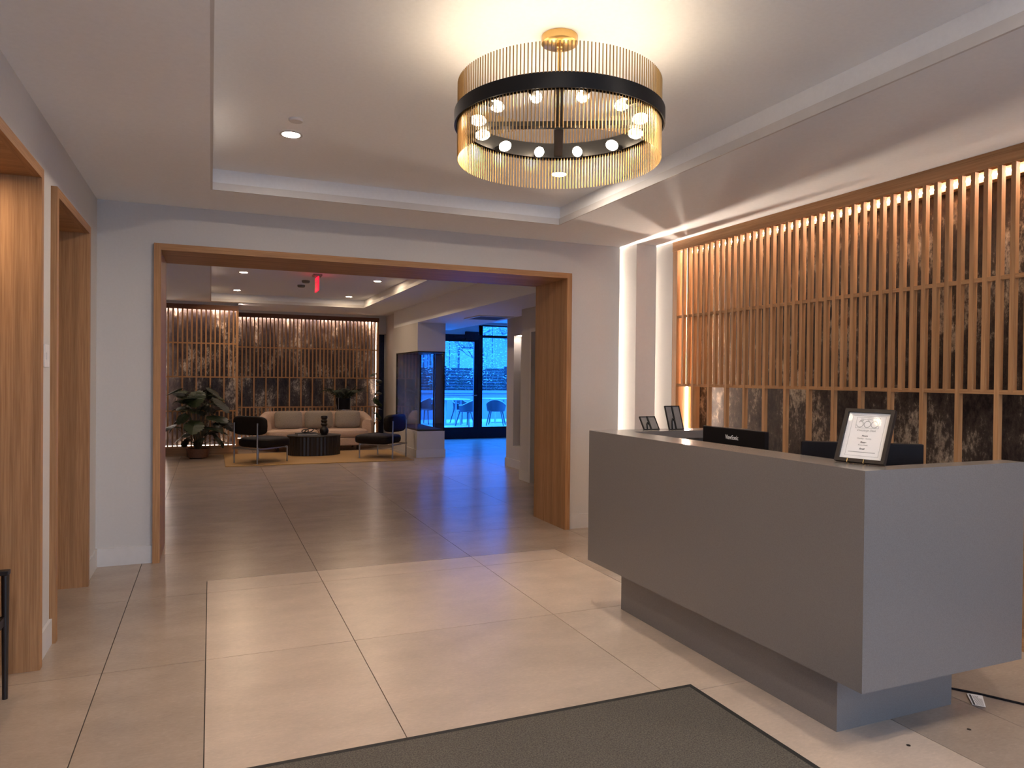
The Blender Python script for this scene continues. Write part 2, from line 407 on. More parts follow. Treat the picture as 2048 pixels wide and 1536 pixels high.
d = sempty('door_5')
for n, x0, x1, z0, z1 in (('stile', 4.86, 4.98, 0, 2.36), ('stile', 5.74, 5.85, 0, 2.36), ('bottom_rail', 4.98, 5.74, 0, .27), ('top_rail', 4.98, 5.74, 2.285, 2.36)):
    struct(n, B(x0, x1, YD + .01, YD + .07, z0, z1), 'black_metal', d)
struct('pane', B(4.98, 5.74, YD + .035, YD + .047, .27, 2.285), 'pane', d)
struct('push_bar', tube(bm_(), [(5.0, YD - .04, 1.02), (5.8, YD - .04, 1.02)], .012), 'steel', d)
struct('closer', B(5.5, 5.82, YD - .07, YD + .01, 2.33, 2.52), 'black_metal', d)
struct('closer_arm', B(5.22, 5.6, YD - .05, YD, 2.36, 2.41), 'black_metal', d)

# ------------------------------------------------------------------ led in the wall slots
for x, y, who in ((3.749, 6.57, 'next to the wide doorway'), (4.025, 6.50, 'beside the slatted screen')):
    o = link('led_strip', mesh(B(x - .012, x + .012, y, y + .006, .02, 2.74), 'led_strip', 'led_slot'))
    tag(o, 'hidden vertical led strip glowing in the wall slot ' + who, 'led strip')

# ------------------------------------------------------------------ slatted screens
RAILS = [2.66, 2.035, 1.396, .770, .145]
def led_part(name, parent, bm, mat='led'): return part(name, bm, mat, parent, world=True)
def screen_reception():
    X = SCX
    t = thing('slat_screen', 'oak slatted screen with lit top edge over dark damask wall behind the desk', 'wall screen', (4.1, 3.5, 0))
    part('header', B(X - .006, X + .045, 1.2, 5.722, 2.66, 2.749), 'oak_y', t, True)
    part('base_rail', B(X - .006, X + .045, 1.2, 5.722, 0, .12), 'oak_y', t, True)
    for z in RAILS[1:]: part('rail', B(X + .004, X + .03, 1.2, 5.66, z - .0125, z + .0125), 'oak_y', t, True)
    part('end_post', B(X, X + .034, 5.655, 5.722, .12, 2.66), 'oak_z', t, True)
    part('end_panel', B(X + .034, 4.308, 5.698, 5.722, .0, 2.66), 'oak_z', t, True)
    part('inner_post', B(4.235, 4.308, 5.63, 5.655, .0, 2.66), 'oak_z', t, True)
    def slat_mesh(z0, z1): return mesh(B(0, .034, -.026, 0, z0, z1), 'slat', 'oak_z')
    full = slat_mesh(.12, 2.66); up = slat_mesh(1.396, 2.66); low = slat_mesh(.12, .77)
    k = -21
    while True:
        y = 2.8975 + .0765 * k
        if y > 5.64: break
        if k % 3 == 0: link('slat', full, t, (X - 4.1, y - 3.5, 0))
        else:
            link('slat', up, t, (X - 4.1, y - 3.5, 0)); link('slat', low, t, (X - 4.1, y - 3.5, 0))
        k += 1
    part('batten', B(4.245, 4.309, 1.2, 5.69, 2.645, 2.749), 'oak_y', t, True)
    led_part('led_strip', t, B(4.238, 4.245, 1.2, 5.69, 2.669, 2.6745))
    led_part('led_strip', t, B(4.203, 4.212, 5.692, 5.698, .05, 2.64))
    return t
screen_reception()
def screen_lounge(name, label, x0, x1, y, left_led, right_led, bottom_led):
    t = thing(name, label, 'wall screen', ((x0 + x1) / 2, y, 0))
    R = [2.615, 2.01, 1.405, .795, .175]
    part('header', B(x0, x1, y - .01, y + .06, 2.615, 2.70), 'oak_dark', t, True)
    part('filler', B(x0, x1, y, y + .05, 2.70, 2.749), 'paint', t, True)
    part('base_rail', B(x0, x1, y - .01, y + .2, 0, .165), 'oak_x', t, True)
    for z in R[1:4]: part('rail', B(x0, x1 - .03, y + .004, y + .03, z - .0125, z + .0125), 'oak_x', t, True)
    part('end_post', B(x1 - .035, x1, y, y + .2, .165, 2.615), 'oak_z', t, True)
    L = t.location
    def sm(z0, z1): return mesh(B(0, .026, 0, .034, z0, z1), 'slat', 'oak_z')
    full, up, low = sm(.165, 2.615), sm(1.405, 2.615), sm(.165, .795)
    n = int((x1 - x0 - .06) / .0765); k = 0
    for k in range(n):
        x = x1 - .098 - .0765 * k
        if x < x0: break
        if k % 3 == 2: link('slat', full, t, (x - L.x, 0, 0))
        else: link('slat', up, t, (x - L.x, 0, 0)); link('slat', low, t, (x - L.x, 0, 0))
    led_part('led_strip', t, B(x0, x1 - .04, y + .13, y + .142, 2.645, 2.66), 'led_top')
    if right_led: led_part('led_strip', t, B(x1 - .041, x1 - .035, y + .13, y + .15, .17, 2.6), 'led_lounge')
    if left_led: led_part('led_strip', t, B(x0 + .005, x0 + .017, y + .10, y + .12, .17, 2.6), 'led_lounge')
    if bottom_led: led_part('led_strip', t, B(x0, x1 - .04, y + .12, y + .135, .166, .172), 'led_lounge')
    return t
screen_lounge('slat_screen', 'nearer lounge slatted screen glowing behind the leafy monstera', -.775, .46, 14.0, True, False, True)
screen_lounge('slat_screen', 'wide lounge slatted screen glowing behind the pale curved sofa', .47, 3.34, 15.4, False, True, True)

# ------------------------------------------------------------------ reception desk
DX0, DX1, DY0, DY1, DZ0, DZ1 = 2.27, 3.20, 1.972, 4.105, .27, 1.112
desk = thing('reception_desk', 'grey quartz reception desk floating on a recessed plinth', 'desk', (2.75, 3.0, 0))
bm = bm_()
LX, LY, RY = 2.485, 3.915, 2.066
def shell(bm):
    out = [(DX0, DY0), (DX1, DY0), (DX1, RY), (LX, RY), (LX, LY), (3.42, LY), (3.42, DY1), (DX0, DY1)]
    prism(bm, out, DZ1 - .05, DZ1)
    return bm
body = bm_()
inn = .04
prism(body, [(DX0, DY0), (DX1, DY0), (DX1, DY0 + inn), (DX0 + inn, DY0 + inn), (DX0 + inn, DY1 - inn), (3.42, DY1 - inn), (3.42, DY1), (DX0, DY1)], DZ0, DZ1 - .05)
o = part('front_panel', body, 'quartz', desk, True)
o = part('ledge', shell(bm_()), 'quartz', desk, True)
part('underside', B(DX0 + inn, 2.95, DY0 + inn, DY1 - inn, DZ0 + .002, DZ0 + .03), 'quartz', desk, True)
part('plinth', B(2.39, 3.08, 2.197, 3.886, 0, DZ0 + .002), 'quartz', desk, True)
part('worktop', B(DX0 + inn, 3.10, DY0 + inn, DY1 - inn, .73, .765), 'quartz', desk, True)
part('modesty_panel', B(2.40, 2.43, RY, LY, .765, DZ1 - .05), 'black_plastic', desk, True)

# monitors, seen from behind
def monitor(label, cx, cy, rz, w, ztop, logo):
    t = thing('monitor', label, 'monitor', (cx, cy, .766), rz, 'desk monitors')
    h = ztop - .766
    # local: +x away from the guest (screen side), y along width
    part('housing', B(-.018, .012, -w / 2, w / 2, h - .33, h), 'black_plastic', t, bevel=.004)
    part('screen', B(.0122, .0135, -w / 2 + .01, w / 2 - .01, h - .32, h - .01), 'black_metal', t)
    part('rear_bulge', B(-.045, -.018, -w / 4, w / 4, h - .27, h - .10), 'black_plastic', t, bevel=.008)
    part('neck', B(-.03, -.018, -.03, .03, .012, h - .14), 'black_plastic', t)
    part('foot', B(-.10, .10, -.12, .12, 0, .012), 'black_plastic', t, bevel=.003)
    if logo:
        o = link('logo', text_mesh('ViewSonic', 'paper', .034, off=.0001, extrude=.0006), t, (-.0192, 0, h - .062), (PI / 2, 0, -PI / 2)); o.scale = (.78, 1.05, 1)
        o['label'] = 'white brand lettering'
    return t
monitor('black monitor with white lettering on its back behind the desk ledge', 2.765, 3.293, 0, .527, 1.171, True)
monitor('plain black monitor angled behind the framed notice', 2.739, 2.405, math.atan2(.41, .307), .512, 1.170, False)

# framed notice
def notice():
    e = Vector((.247, -.969, 0)).normalized(); n = Vector((.969, .247, 0)); tl = math.atan2(.091, .211)
    up = n * math.sin(tl) + Vector((0, 0, math.cos(tl))); nz = e.cross(up)
    t = thing('framed_notice', 'brown framed paper notice on a brass easel at the desk corner', 'sign')
    m = Matrix((e, up, nz)).transposed().to_4x4(); m.translation = Vector((2.43, 2.137, DZ1 + .004))
    t.matrix_world = m
    W, Hh, b, d = .2035, .232, .0145, .016
    bm = bm_()
    box(bm, -W / 2, -W / 2 + b, 0, Hh, -.004, d); box(bm, W / 2 - b, W / 2, 0, Hh, -.004, d); box(bm, -W / 2 + b, W / 2 - b, 0, b, -.004, d); box(bm, -W / 2 + b, W / 2 - b, Hh - b, Hh, -.004, d)
    part('frame', bm, 'frame_brown', t)
    part('backing', B(-W / 2 + .004, W / 2 - .004, .004, Hh - .004, -.006, -.004), 'black_plastic', t)
    pw, p0, p1 = W - 2 * b, b, Hh - b
    pap = part('paper', B(-pw / 2, pw / 2, p0, p1, -.003, .004), 'paper', t)
    part('glazing', B(-pw / 2, pw / 2, p0, p1, .0075, .0085), 'notice_glass', t)
    def line(x0, x1, y0, y1, w=.0007, mat='ink_grey'):
        bm = bm_()
        box(bm, x0, x1, y0, y0 + w, .0041, .0045); box(bm, x0, x1, y1 - w, y1, .0041, .0045); box(bm, x0, x0 + w, y0, y1, .0041, .0045); box(bm, x1 - w, x1, y0, y1, .0041, .0045)
        return part('printed_border', bm, mat, pap)
    cx = -.002
    line(-.068, .068, .03, .205, .0006); line(cx - .048, cx + .048, .151, .198, .0008)
    def txt(s, y, size, mat='ink_grey', sx=1, shear=0, off=0, space=1):
        o = link('lettering', text_mesh(s, mat, size, shear, off, space), pap, (cx, y, .0046)); o.scale = (sx, 1, 1); return o
    txt('RESIDENCES', .187, .0085, space=1.35)
    # thin drawn numerals 566
    def arc(cxx, cyy, r, a0, a1, n=28): return [(cxx + r * math.cos(math.radians(a0 + (a1 - a0) * i / n)), cyy + r * math.sin(math.radians(a0 + (a1 - a0) * i / n)), .0046) for i in range(n + 1)]
    R = .0135
    part('numeral', tube(bm_(), [(cx - .018, .1835, .0046), (cx - .032, .1835, .0046), (cx - .0355, .1755, .0046)] + arc(cx - .031, .168, R, 118, -165)[2:], .0009, 5), 'ink_grey', pap)
    for k in (0, 1):
        x = cx - .0005 + k * .0295
        part('numeral', tube(bm_(), [(x + .004, .1845, .0046)] + arc(x, .168, R, 125, 485), .0009, 5), 'ink_grey', pap)
    txt('Concierge Desk', .137, .0125, sx=.95, shear=.35)
    for s, y, z, mt, of in (('Hours', .1145, .0095, 'ink', .0003), ('Monday - Sunday', .103, .0085, 'ink_grey', 0), ('Phone', .086, .0095, 'ink', .0003), ('Front Desk', .0745, .0085, 'ink_grey', 0), ('Email', .058, .0095, 'ink', .0003)):
        txt(s, y, z, mt, off=of)
    part('printed_line', B(cx - .055, cx + .055, .0455, .0475, .0041, .0045), 'ink_grey', pap)
    bm = bm_()
    for x in (-.045, .022):
        tube(bm, [(x, -.003, -.03), (x, -.003, .012), (x, -.003, .0185), (x, .012, .0195)], .0014, 6)
        tube(bm, [(x, -.003, -.03), (x * .3, .15, -.009)], .0014, 6)
    part('easel', bm, 'brass', t, label='brass wire easel')
notice()

# two small black table frames on the far return of the desk
def table_frame(label, x, y, w, h, lean):
    t = thing('table_frame', label, 'picture frame', (x, y, DZ1))
    t.rotation_euler = (-lean, 0, 0); b = .006
    bm = bm_(); box(bm, -w / 2, -w / 2 + b, -.004, .006, 0, h); box(bm, w / 2 - b, w / 2, -.004, .006, 0, h); box(bm, -w / 2 + b, w / 2 - b, -.004, .006, 0, b); box(bm, -w / 2 + b, w / 2 - b, -.004, .006, h - b, h)
    part('frame', bm, 'black_metal', t)
    part('backing', B(-w / 2 + b, w / 2 - b, 0, .004, b, h - b), 'frame_back', t)
    part('centre_bar', B(-.008, .002, -.006, .0, 0, h), 'black_metal', t)
    part('prop', tube(bm_(), [(-.035, -.004, .005), (-.036, -.02, h * .33), (-.03, -.022, h * .42), (-.02, -.016, h * .43), (-.014, -.008, h * .38)], .005, 6), 'black_metal', t)
table_frame('taller black table frame leaning at the end of the desk return', 2.875, 4.00, .118, .168, .36)
table_frame('shorter black table frame leaning beside the lit wall slot', 2.70, 4.03, .122, .105, .62)

# ------------------------------------------------------------------ chandelier
def chandelier():
    cx, cy = 1.357, 2.750
    t = thing('chandelier', 'round brass rod chandelier with black band and glowing bulbs', 'chandelier', (cx, cy, 2.366), math.pi / 2 - .455)
    zb = -2.366
    part('canopy', lathe(bm_(), [(.002, 2.898 + zb), (.077, 2.898 + zb), (.077, 2.868 + zb), (.074, 2.866 + zb), (.002, 2.866 + zb)], 40), 'brass', t, smooth=True)
    part('collar', lathe(bm_(), [(.004, 2.868 + zb), (.014, 2.868 + zb), (.014, 2.852 + zb), (.009, 2.848 + zb), (.011, 2.838 + zb), (.004, 2.836 + zb)], 16), 'brass', t, smooth=True)
    part('stem', cyl(bm_(), (0, 0, 2.84 + zb), (0, 0, 2.53 + zb), .0085, n=12), 'brass', t, smooth=True)
    part('hub', lathe(bm_(), [(.002, 2.556 + zb), (.02, 2.556 + zb), (.02, 2.50 + zb), (.002, 2.50 + zb)], 16), 'black_metal', t)
    ro, rr, ri = .443, .4275, .412
    z0, z1 = 2.507 + zb, 2.563 + zb
    part('band', lathe(bm_(), [(ro, z0), (ro, z1), (ro - .006, z1), (ro - .006, z0)], 96, close=True), 'black_metal', t, smooth=True)
    part('inner_band', lathe(bm_(), [(ri, z0 + .004), (ri, z1 + .016), (ri - .005, z1 + .016), (ri - .005, z0 + .004)], 96, close=True), 'black_metal', t, smooth=True)
    part('crossbar', B(-ri, ri, -.020, .020, 2.515 + zb, 2.535 + zb), 'black_metal', t)
    part('crossbar', B(-.020, .020, -ri, ri, 2.515 + zb, 2.535 + zb), 'black_metal', t)
    rod = mesh(cyl(bm_(), (0, 0, 0), (0, 0, .318), .0024, n=6), 'rod', 'rod_brass', True)
    N = 182
    for k in range(N):
        a = 2 * PI * k / N
        link('rod', rod, t, (rr * math.cos(a), rr * math.sin(a), 0))
    bulb = mesh(superell(bm_(), (0, 0, 0), (.034, .022, .022), 1, 1, 14, 8), 'bulb', 'bulb', True)
    sock = mesh(cyl(bm_(), (.028, 0, 0), (.062, 0, 0), .012, n=10), 'socket', 'black_metal', True)
    for k in range(12):
        a = 2 * PI * (k + .5) / 12
        b = link('bulb', bulb, t, (.346 * math.cos(a), .346 * math.sin(a), 2.516 + zb), (0, 0, a))
        link('socket', sock, b)
chandelier()

# ------------------------------------------------------------------ ceiling fittings
def downlight(label, x, y, z=ZT, r=.052, mat='down'):
    t = thing('downlight', label, 'ceiling light', (x, y, z - .006), 0, 'recessed downlights')
    part('trim_ring', lathe(bm_(), [(r + .016, 0), (r + .012, .006), (r, .006), (r, .0)], 32, (0, 0, 0), close=True), 'white_trim', t, smooth=True)
    part('lens', cyl(bm_(), (0, 0, .001), (0, 0, .005), r, n=32), mat, t)
downlight('round downlight in the reception tray next to the small ceiling disc', .436, 4.51)
downlight('round downlight seen through the chandelier rods', 2.27, 4.59)
downlight('round downlight in the reception tray above the entrance on the lift side', .436, .95)
downlight('round downlight in the reception tray above the entrance on the desk side', 2.27, .95)
downlight('lounge tray downlight nearest the doorway on the plant side', .417, 10.82, mat='down_dim')
downlight('lounge tray downlight above the monstera side of the rug', .405, 13.16, mat='down_dim')
downlight('lounge tray downlight nearest the doorway on the fireplace side', 2.333, 10.9, mat='down_dim')
downlight('lounge tray downlight above the sofa on the fireplace side', 2.318, 13.26, mat='down_dim')
downlight('added unseen fill downlight in the soffit over the far end of the entrance, desk side', 3.45, .75, ZC)  # out of view, added to brighten the desk end, floor and slats
downlight('added unseen fill downlight in the soffit over the entrance, alcove side', -.42, .75, ZC)  # its unseen counterpart, also added as fill
downlight('round downlight in the wood lined alcove above the black chair', -1.12, 3.80, ZO, .033, mat='down_dim')
o = link('ceiling_disc', mesh(lathe(bm_(), [(.002, 0), (.036, 0), (.04, .006), (.04, .014), (.002, .014)], 28), 'ceiling_disc', 'white_trim', True), None, (.436, 4.24, ZT - .014))
tag(o, 'small flat white disc on the tray ceiling behind the downlight', 'ceiling cover')
for x, y, l in ((1.33, 11.35, 'small grey smoke detector on the lounge tray ceiling by the exit sign'), (1.33, 11.95, 'smaller grey sprinkler disc on the lounge tray ceiling past the exit sign')):
    o = link('ceiling_detector', mesh(lathe(bm_(), [(.01, 0), (.05, .004), (.06, .02), (.06, .04), (.002, .04)], 24), 'ceiling_detector', 'frame_back', True), None, (x, y, ZT - .04)); tag(o, l, 'detector')
ex = thing('exit_sign', 'glowing red exit sign hanging in the lounge', 'exit sign', (1.40, 10.62, 2.66))
part('canopy', B(-.06, .06, -.10, .10, .215, .239), 'steel', ex)
part('hanger', cyl(bm_(), (0, 0, .20), (0, 0, .22), .012), 'steel', ex)
pn = part('panel', B(-.009, .009, -.165, .165, 0, .20), 'exit_red', ex)
link('lettering', text_mesh('EXIT', 'exit_letter', .15, extrude=.001), pn, (-.0105, 0, .05), (PI / 2, 0, -PI / 2))
vt = thing('ceiling_vent', 'rectangular dark air vent in the low corridor ceiling', 'vent', (4.15, 10.9, 2.40))
bm = bm_(); box(bm, -.30, -.25, -.36, .36, .004, .02); box(bm, .25, .30, -.36, .36, .004, .02); box(bm, -.25, .25, -.36, -.31, .004, .02); box(bm, -.25, .25, .31, .36, .004, .02)
part('vent_frame', bm, 'white_trim', vt); part('vent_core', B(-.25, .25, -.31, .31, .014, .02), 'vent_dark', vt)
for k in range(9): part('louver', B(-.25, .25, -.29 + k * .068, -.27 + k * .068, .006, .014), 'vent_dark', vt)

# light switch and niche lamp
sw = thing('light_switch', 'white wall switch plate between the two wood portals', 'switch', (WL, 4.37, 1.48))
part('plate', B(0, .006, -.058, .058, 0, .117), 'switch_white', sw, bevel=.0015); part('rocker', B(.006, .009, -.02, .018, .04, .075), 'switch_white', sw)
nl = link('niche_lamp', mesh(B(4.52, 4.60, 10.42, 10.60, 2.112, 2.119), 'niche_lamp', 'led_lounge')); tag(nl, 'warm lamp set in the top of the tall corridor wall niche', 'lamp')

# ------------------------------------------------------------------ entrance mat, cable, floor studs, alcove chair
mt = thing('entrance_mat', 'dark ribbed entrance mat with black rubber edge', 'mat', (1.1, 1.8, 0))
part('pile', B(-1.05, .975, -1.07, .962, .001, .011), 'mat_pile', mt)
bm = bm_(); box(bm, -1.08, 1.003, .962, .99, .001, .008); box(bm, -1.08, 1.003, -1.10, -1.07, .001, .008); box(bm, -1.08, -1.05, -1.07, .962, .001, .008); box(bm, .975, 1.003, -1.07, .962, .001, .008)
part('border', bm, 'rubber', mt)
cb = thing('power_cable', 'black power cable with paper tag on the floor by the desk', 'cable', (3.25, 2.25, 0))
part('cord', tube(bm_(), [(-.155, .20, .006), (-.05, .10, .006), (-.02, .05, .006), (.04, -.03, .006), (.12, -.17, .006), (.26, -.50, .006)], .005), 'black_plastic', cb)
tg = part('tag', prism(bm_(), [(-.008, -.011), (.036, -.056), (-.066, -.140), (-.098, -.101)], .0065, .0072), 'paper', cb, label='white paper warning tag')
def tagp(u, v): return (-.008 + .044 * u - .090 * v - .012 * u * v, -.011 - .045 * u - .090 * v + .006 * u * v)
def tagq(u0, u1, v0, v1): return [tagp(u0, v0), tagp(u1, v0), tagp(u1, v1), tagp(u0, v1)]
part('print_block', prism(bm_(), tagq(.10, .24, .08, .97), .0072, .0076), 'ink', tg)
for k in range(8): part('print_line', prism(bm_(), tagq(.32 + k * .075, .35 + k * .075, .12 + .2 * (k > 4), .95), .0072, .0076), 'ink_grey', tg)
for x, y, l in ((2.572, 2.01, 'small round floor stud between mat and desk plinth'), (2.928, 2.009, 'small round floor stud beside the desk end, nearer the cable')):
    o = link('floor_stud', mesh(lathe(bm_(), [(.0005, .0), (.008, 0), (.008, .0012), (.004, .0012), (.0005, .0006)], 16), 'floor_stud', 'frame_brown'), None, (x, y, .0002)); tag(o, l, 'floor stud')
ch = thing('armchair', 'slim black wooden armchair standing in the wood lined alcove', 'chair', (-1.08, 3.50, 0), 0)
def leg(p0, p1, r0, r1): part('leg', cyl(bm_(), p0, p1, r0, r1, 10), 'dark_wood', ch, smooth=True)
for sy in (-.295, .295):
    leg((.245, sy, 0), (.245, sy, .57), .011, .016); leg((-.25, sy, 0), (-.28, sy * .97, .80), .011, .015)
    part('armrest', B(-.27, .262, sy - .018, sy + .018, .552, .574), 'dark_wood', ch, bevel=.004)
for y in (-.28, .28): part('side_rail', B(-.25, .24, y - .01, y + .01, .33, .37), 'dark_wood', ch)
for x in (-.25, .235): part('cross_rail', B(x - .01, x + .01, -.28, .28, .33, .37), 'dark_wood', ch)
part('seat', superell(bm_(), (0, 0, .40), (.25, .275, .035), .3, .25), 'leather', ch, smooth=True)
part('backrest', B(-.292, -.272, -.28, .28, .62, .79), 'dark_wood', ch, bevel=.005)

# ------------------------------------------------------------------ lounge furniture
RZ = .012
rg = link('area_rug', mesh(B(.22, 3.255, 12.10, 13.97, .0005, RZ), 'area_rug', 'rug', bevel=.003)); tag(rg, 'tan woven rug under the lounge seating', 'rug')
def lounge_chair():
    t = thing('lounge_chair', '', 'chair', (0, 0, RZ), 0, 'black lounge chairs on the rug')
    # local: +y is the facing direction
    part('seat', superell(bm_(), (0, .05, .325), (.335, .36, .085), .45, .55), 'leather', t, smooth=True)
    def bend(p): return Vector((p.x, p.y - .0 + .35 * p.x * p.x, p.z))
    part('backrest', superell(bm_(), (0, -.32, .615), (.34, .055, .155), .45, .35, 24, 12, bend), 'leather', t, smooth=True)
    for s in (-1, 1):
        part('leg', cyl(bm_(), (s * .245, -.375, 0), (s * .245, -.375, .66), .0125, n=10), 'steel', t, smooth=True)
        part('leg', cyl(bm_(), (s * .315, .24, 0), (s * .315, .24, .25), .0125, n=10), 'steel', t, smooth=True)
        part('side_rail', B(s * .28 - .012, s * .28 + .012, -.375, .25, .232, .252), 'steel', t)
    part('cross_rail', B(-.315, .315, .228, .252, .232, .252), 'steel', t)
    part('cross_rail', B(-.245, .245, -.387, -.363, .232, .252), 'steel', t)
    return t
c1 = lounge_chair(); c2 = copy_tree(c1)
c1['label'] = 'black leather lounge chair with metal legs in front of the lit screen post'
c2['label'] = 'black leather lounge chair with metal legs beside the glass fireplace'
c1.location = (.80, 12.63, RZ); c1.rotation_euler.z = -PI / 4 - .03
c2.location = (2.80, 12.70, RZ); c2.rotation_euler.z = PI / 4 + .05
# coffee table
tb = thing('coffee_table', 'dark fluted oval drum coffee table in front of the sofa', 'table', (1.75, 13.5, RZ))
bm = bm_(); n = 88
prof = [((.46 + (.008 if k % 2 else 0)) * math.cos(2 * PI * k / n), (.34 + (.008 if k % 2 else 0)) * math.sin(2 * PI * k / n)) for k in range(n)]
prism(bm, prof, .0, .335); part('drum', bm, 'dark_wood', tb)
part('top', lathe(bm_(), [(.01, .335), (.475, .335), (.48, .342), (.48, .352), (.472, .358), (.01, .358)], 64, sx=1, sy=.75), 'dark_wood', tb, smooth=True)
ZTB = RZ + .358
bk = thing('book', 'thick pale hardback lying on the coffee table', 'book', (1.60, 13.42, ZTB), .1)
part('cover', B(-.18, .18, -.12, .12, .034, .04), 'dark_wood', bk); part('cover', B(-.18, .18, -.12, .12, 0, .005), 'dark_wood', bk); part('pages', B(-.175, .175, -.116, .115, .005, .034), 'book_cover', bk)
kn = thing('knot_sculpture', 'black looped knot sculpture on top of the book', 'ornament', (1.63, 13.42, ZTB + .04))
part('loop', tube(bm_(), [(.075 * math.cos(a) + .02, .035 * math.sin(2 * a), .045 + .035 * math.sin(a + .6)) for a in [2 * PI * k / 32 for k in range(33)]], .009, 8), 'black_metal', kn, smooth=True)
part('loop', tube(bm_(), [(.06 * math.cos(a) - .05, .03 * math.cos(a), .035 + .026 * math.sin(a)) for a in [2 * PI * k / 28 for k in range(29)]], .009, 8), 'black_metal', kn, smooth=True)
vs = link('vase', mesh(lathe(bm_(), [(.01, 0), (.05, 0), (.075, .04), (.082, .08), (.07, .12), (.045, .145), (.042, .16), (.058, .18), (.06, .20), (.045, .22), (.058, .24), (.06, .26), (.045, .28), (.058, .30), (.062, .32), (.055, .345), (.04, .345), (.03, .28), (.01, .27)], 24), 'vase', 'dark_wood', True), None, (1.92, 13.45, ZTB))
tag(vs, 'dark stacked ball vase on the coffee table', 'vase')
# sofa
sf = thing('sofa', 'pale curved three seat sofa under the wide screen', 'sofa', (1.93, 14.50, 0))
def arc_pts(rx, ry, a0, a1, n): return [(rx * math.cos(a0 + (a1 - a0) * k / n), ry * math.sin(a0 + (a1 - a0) * k / n)) for k in range(n + 1)]
bm = bm_(); n = 36; rings = []
for k in range(n + 1):
    a = math.radians(-28) + (math.radians(208) - math.radians(-28)) * k / n
    s = max(0, math.sin(a)); hz = .40 + .34 * min(1, max(0, (s + .47) / 1.0)) ** .8
    c = Vector((1.03 * math.copysign(abs(math.cos(a)) ** .72, math.cos(a)), .40 * math.sin(a) + .02, 0)); out = Vector((math.cos(a), math.sin(a), 0)).normalized()
    ring = []
    for j in range(14):
        u = 2 * PI * j / 14; w, hh = .095 * math.copysign(abs(math.cos(u)) ** .6, math.cos(u)), math.copysign(abs(math.sin(u)) ** .5, math.sin(u))
        ring.append(bm.verts.new(c + out * w + Vector((0, 0, .12 + (hz - .12) * (hh + 1) / 2))))
    rings.append(ring)
for p, q in zip(rings, rings[1:]):
    for j in range(14): m = (j + 1) % 14; bm.faces.new((p[j], p[m], q[m], q[j]))
bm.faces.new(rings[0][::-1]); bm.faces.new(rings[-1])
part('backrest', bm, 'sofa_fabric', sf, smooth=True)
part('base', superell(bm_(), (0, .0, .17), (1.0, .40, .09), .3, .45, 40), 'sofa_fabric', sf, smooth=True)
for x in (-.48, .48): part('seat_cushion', superell(bm_(), (x, -.04, .325), (.475, .36, .085), .4, .35, 28), 'sofa_fabric', sf, smooth=True)
for x in (-.75, .75):
    for y in (-.25, .28): part('foot', cyl(bm_(), (x, y, 0), (x, y, .09), .02, n=10), 'dark_wood', sf)
def cushion(label, x, rz, sx):
    t = thing('cushion', label, 'cushion', (x, 14.50, .42), rz, 'cushions on the pale sofa')
    def f(p):
        pinch = 1 - .35 * (abs(p.x) / .27) ** 2 * 0
        q = Vector((p.x, p.y * (1 - .75 * max(abs(p.x) / .27, abs(p.z) / .18) ** 3), p.z)); return q
    o = part('cover', superell(bm_(), (0, 0, .17), (.27 * sx, .10, .178), .35, .35, 28, 14, f), 'cushion_fabric', t, smooth=True); o.rotation_euler = (-.28, 0, 0)
    part('zip', B(-.2 * sx, .2 * sx, -.004, .004, -.004, .004), 'cushion_fabric', t)
cushion('grey brown cushion on the sofa behind the book', 1.40, .06, .97)
cushion('grey brown cushion in the middle of the sofa', 1.97, -.03, 1.0)
cushion('grey brown cushion on the sofa under the fern pot', 2.53, -.08, .92)

# glass fireplace column
fp = thing('glass_fireplace', 'white column fireplace with tall smoked glass corner', 'fireplace', (3.66, 13.3, 0))
FX0, FX1, FY0, FY1 = 3.40, 3.915, 12.47, 14.30
def W(name, *a, mat='paint'): return part(name, B(*a), mat, fp, True)
W('plinth', FX0, FX1, FY0, FY1, 0, .47); W('hood', FX0, FX1, FY0, FY1, 1.907, 2.419); W('pier', FX0, FX1, 14.09, FY1, .47, 1.907)
W('skirting', FX0 - .014, FX1 + .014, FY0 - .014, FY1, 0, .14, mat='white_trim')
W('ember_bed', FX0 + .03, FX1 - .03, FY0 + .03, 14.08, .47, .50, mat='ember')
W('rear_wall', 3.50, FX1, FY1, 15.45, 0, 2.749)
W('glass_pane', FX0 + .004, FX0 + .012, FY0 + .01, 14.08, .475, 1.90, mat='smoked'); W('glass_pane', FX0 + .014, FX1 - .014, FY0 + .004, FY0 + .012, .475, 1.90, mat='smoked'); W('glass_pane', FX1 - .012, FX1 - .004, FY0 + .01, 14.08, .475, 1.90, mat='clear')
W('top_frame', FX0 + .001, FX1 - .001, FY0 + .001, 14.08, 1.885, 1.906, mat='black_metal')
for x, y in ((FX0 + .002, 14.05), (FX1 - .03, FY0 + .002), (FX1 - .03, 13.1), (FX1 - .03, 14.05)): W('frame_post', x, x + .025, y, y + .025, .47, 1.89, mat='black_metal')

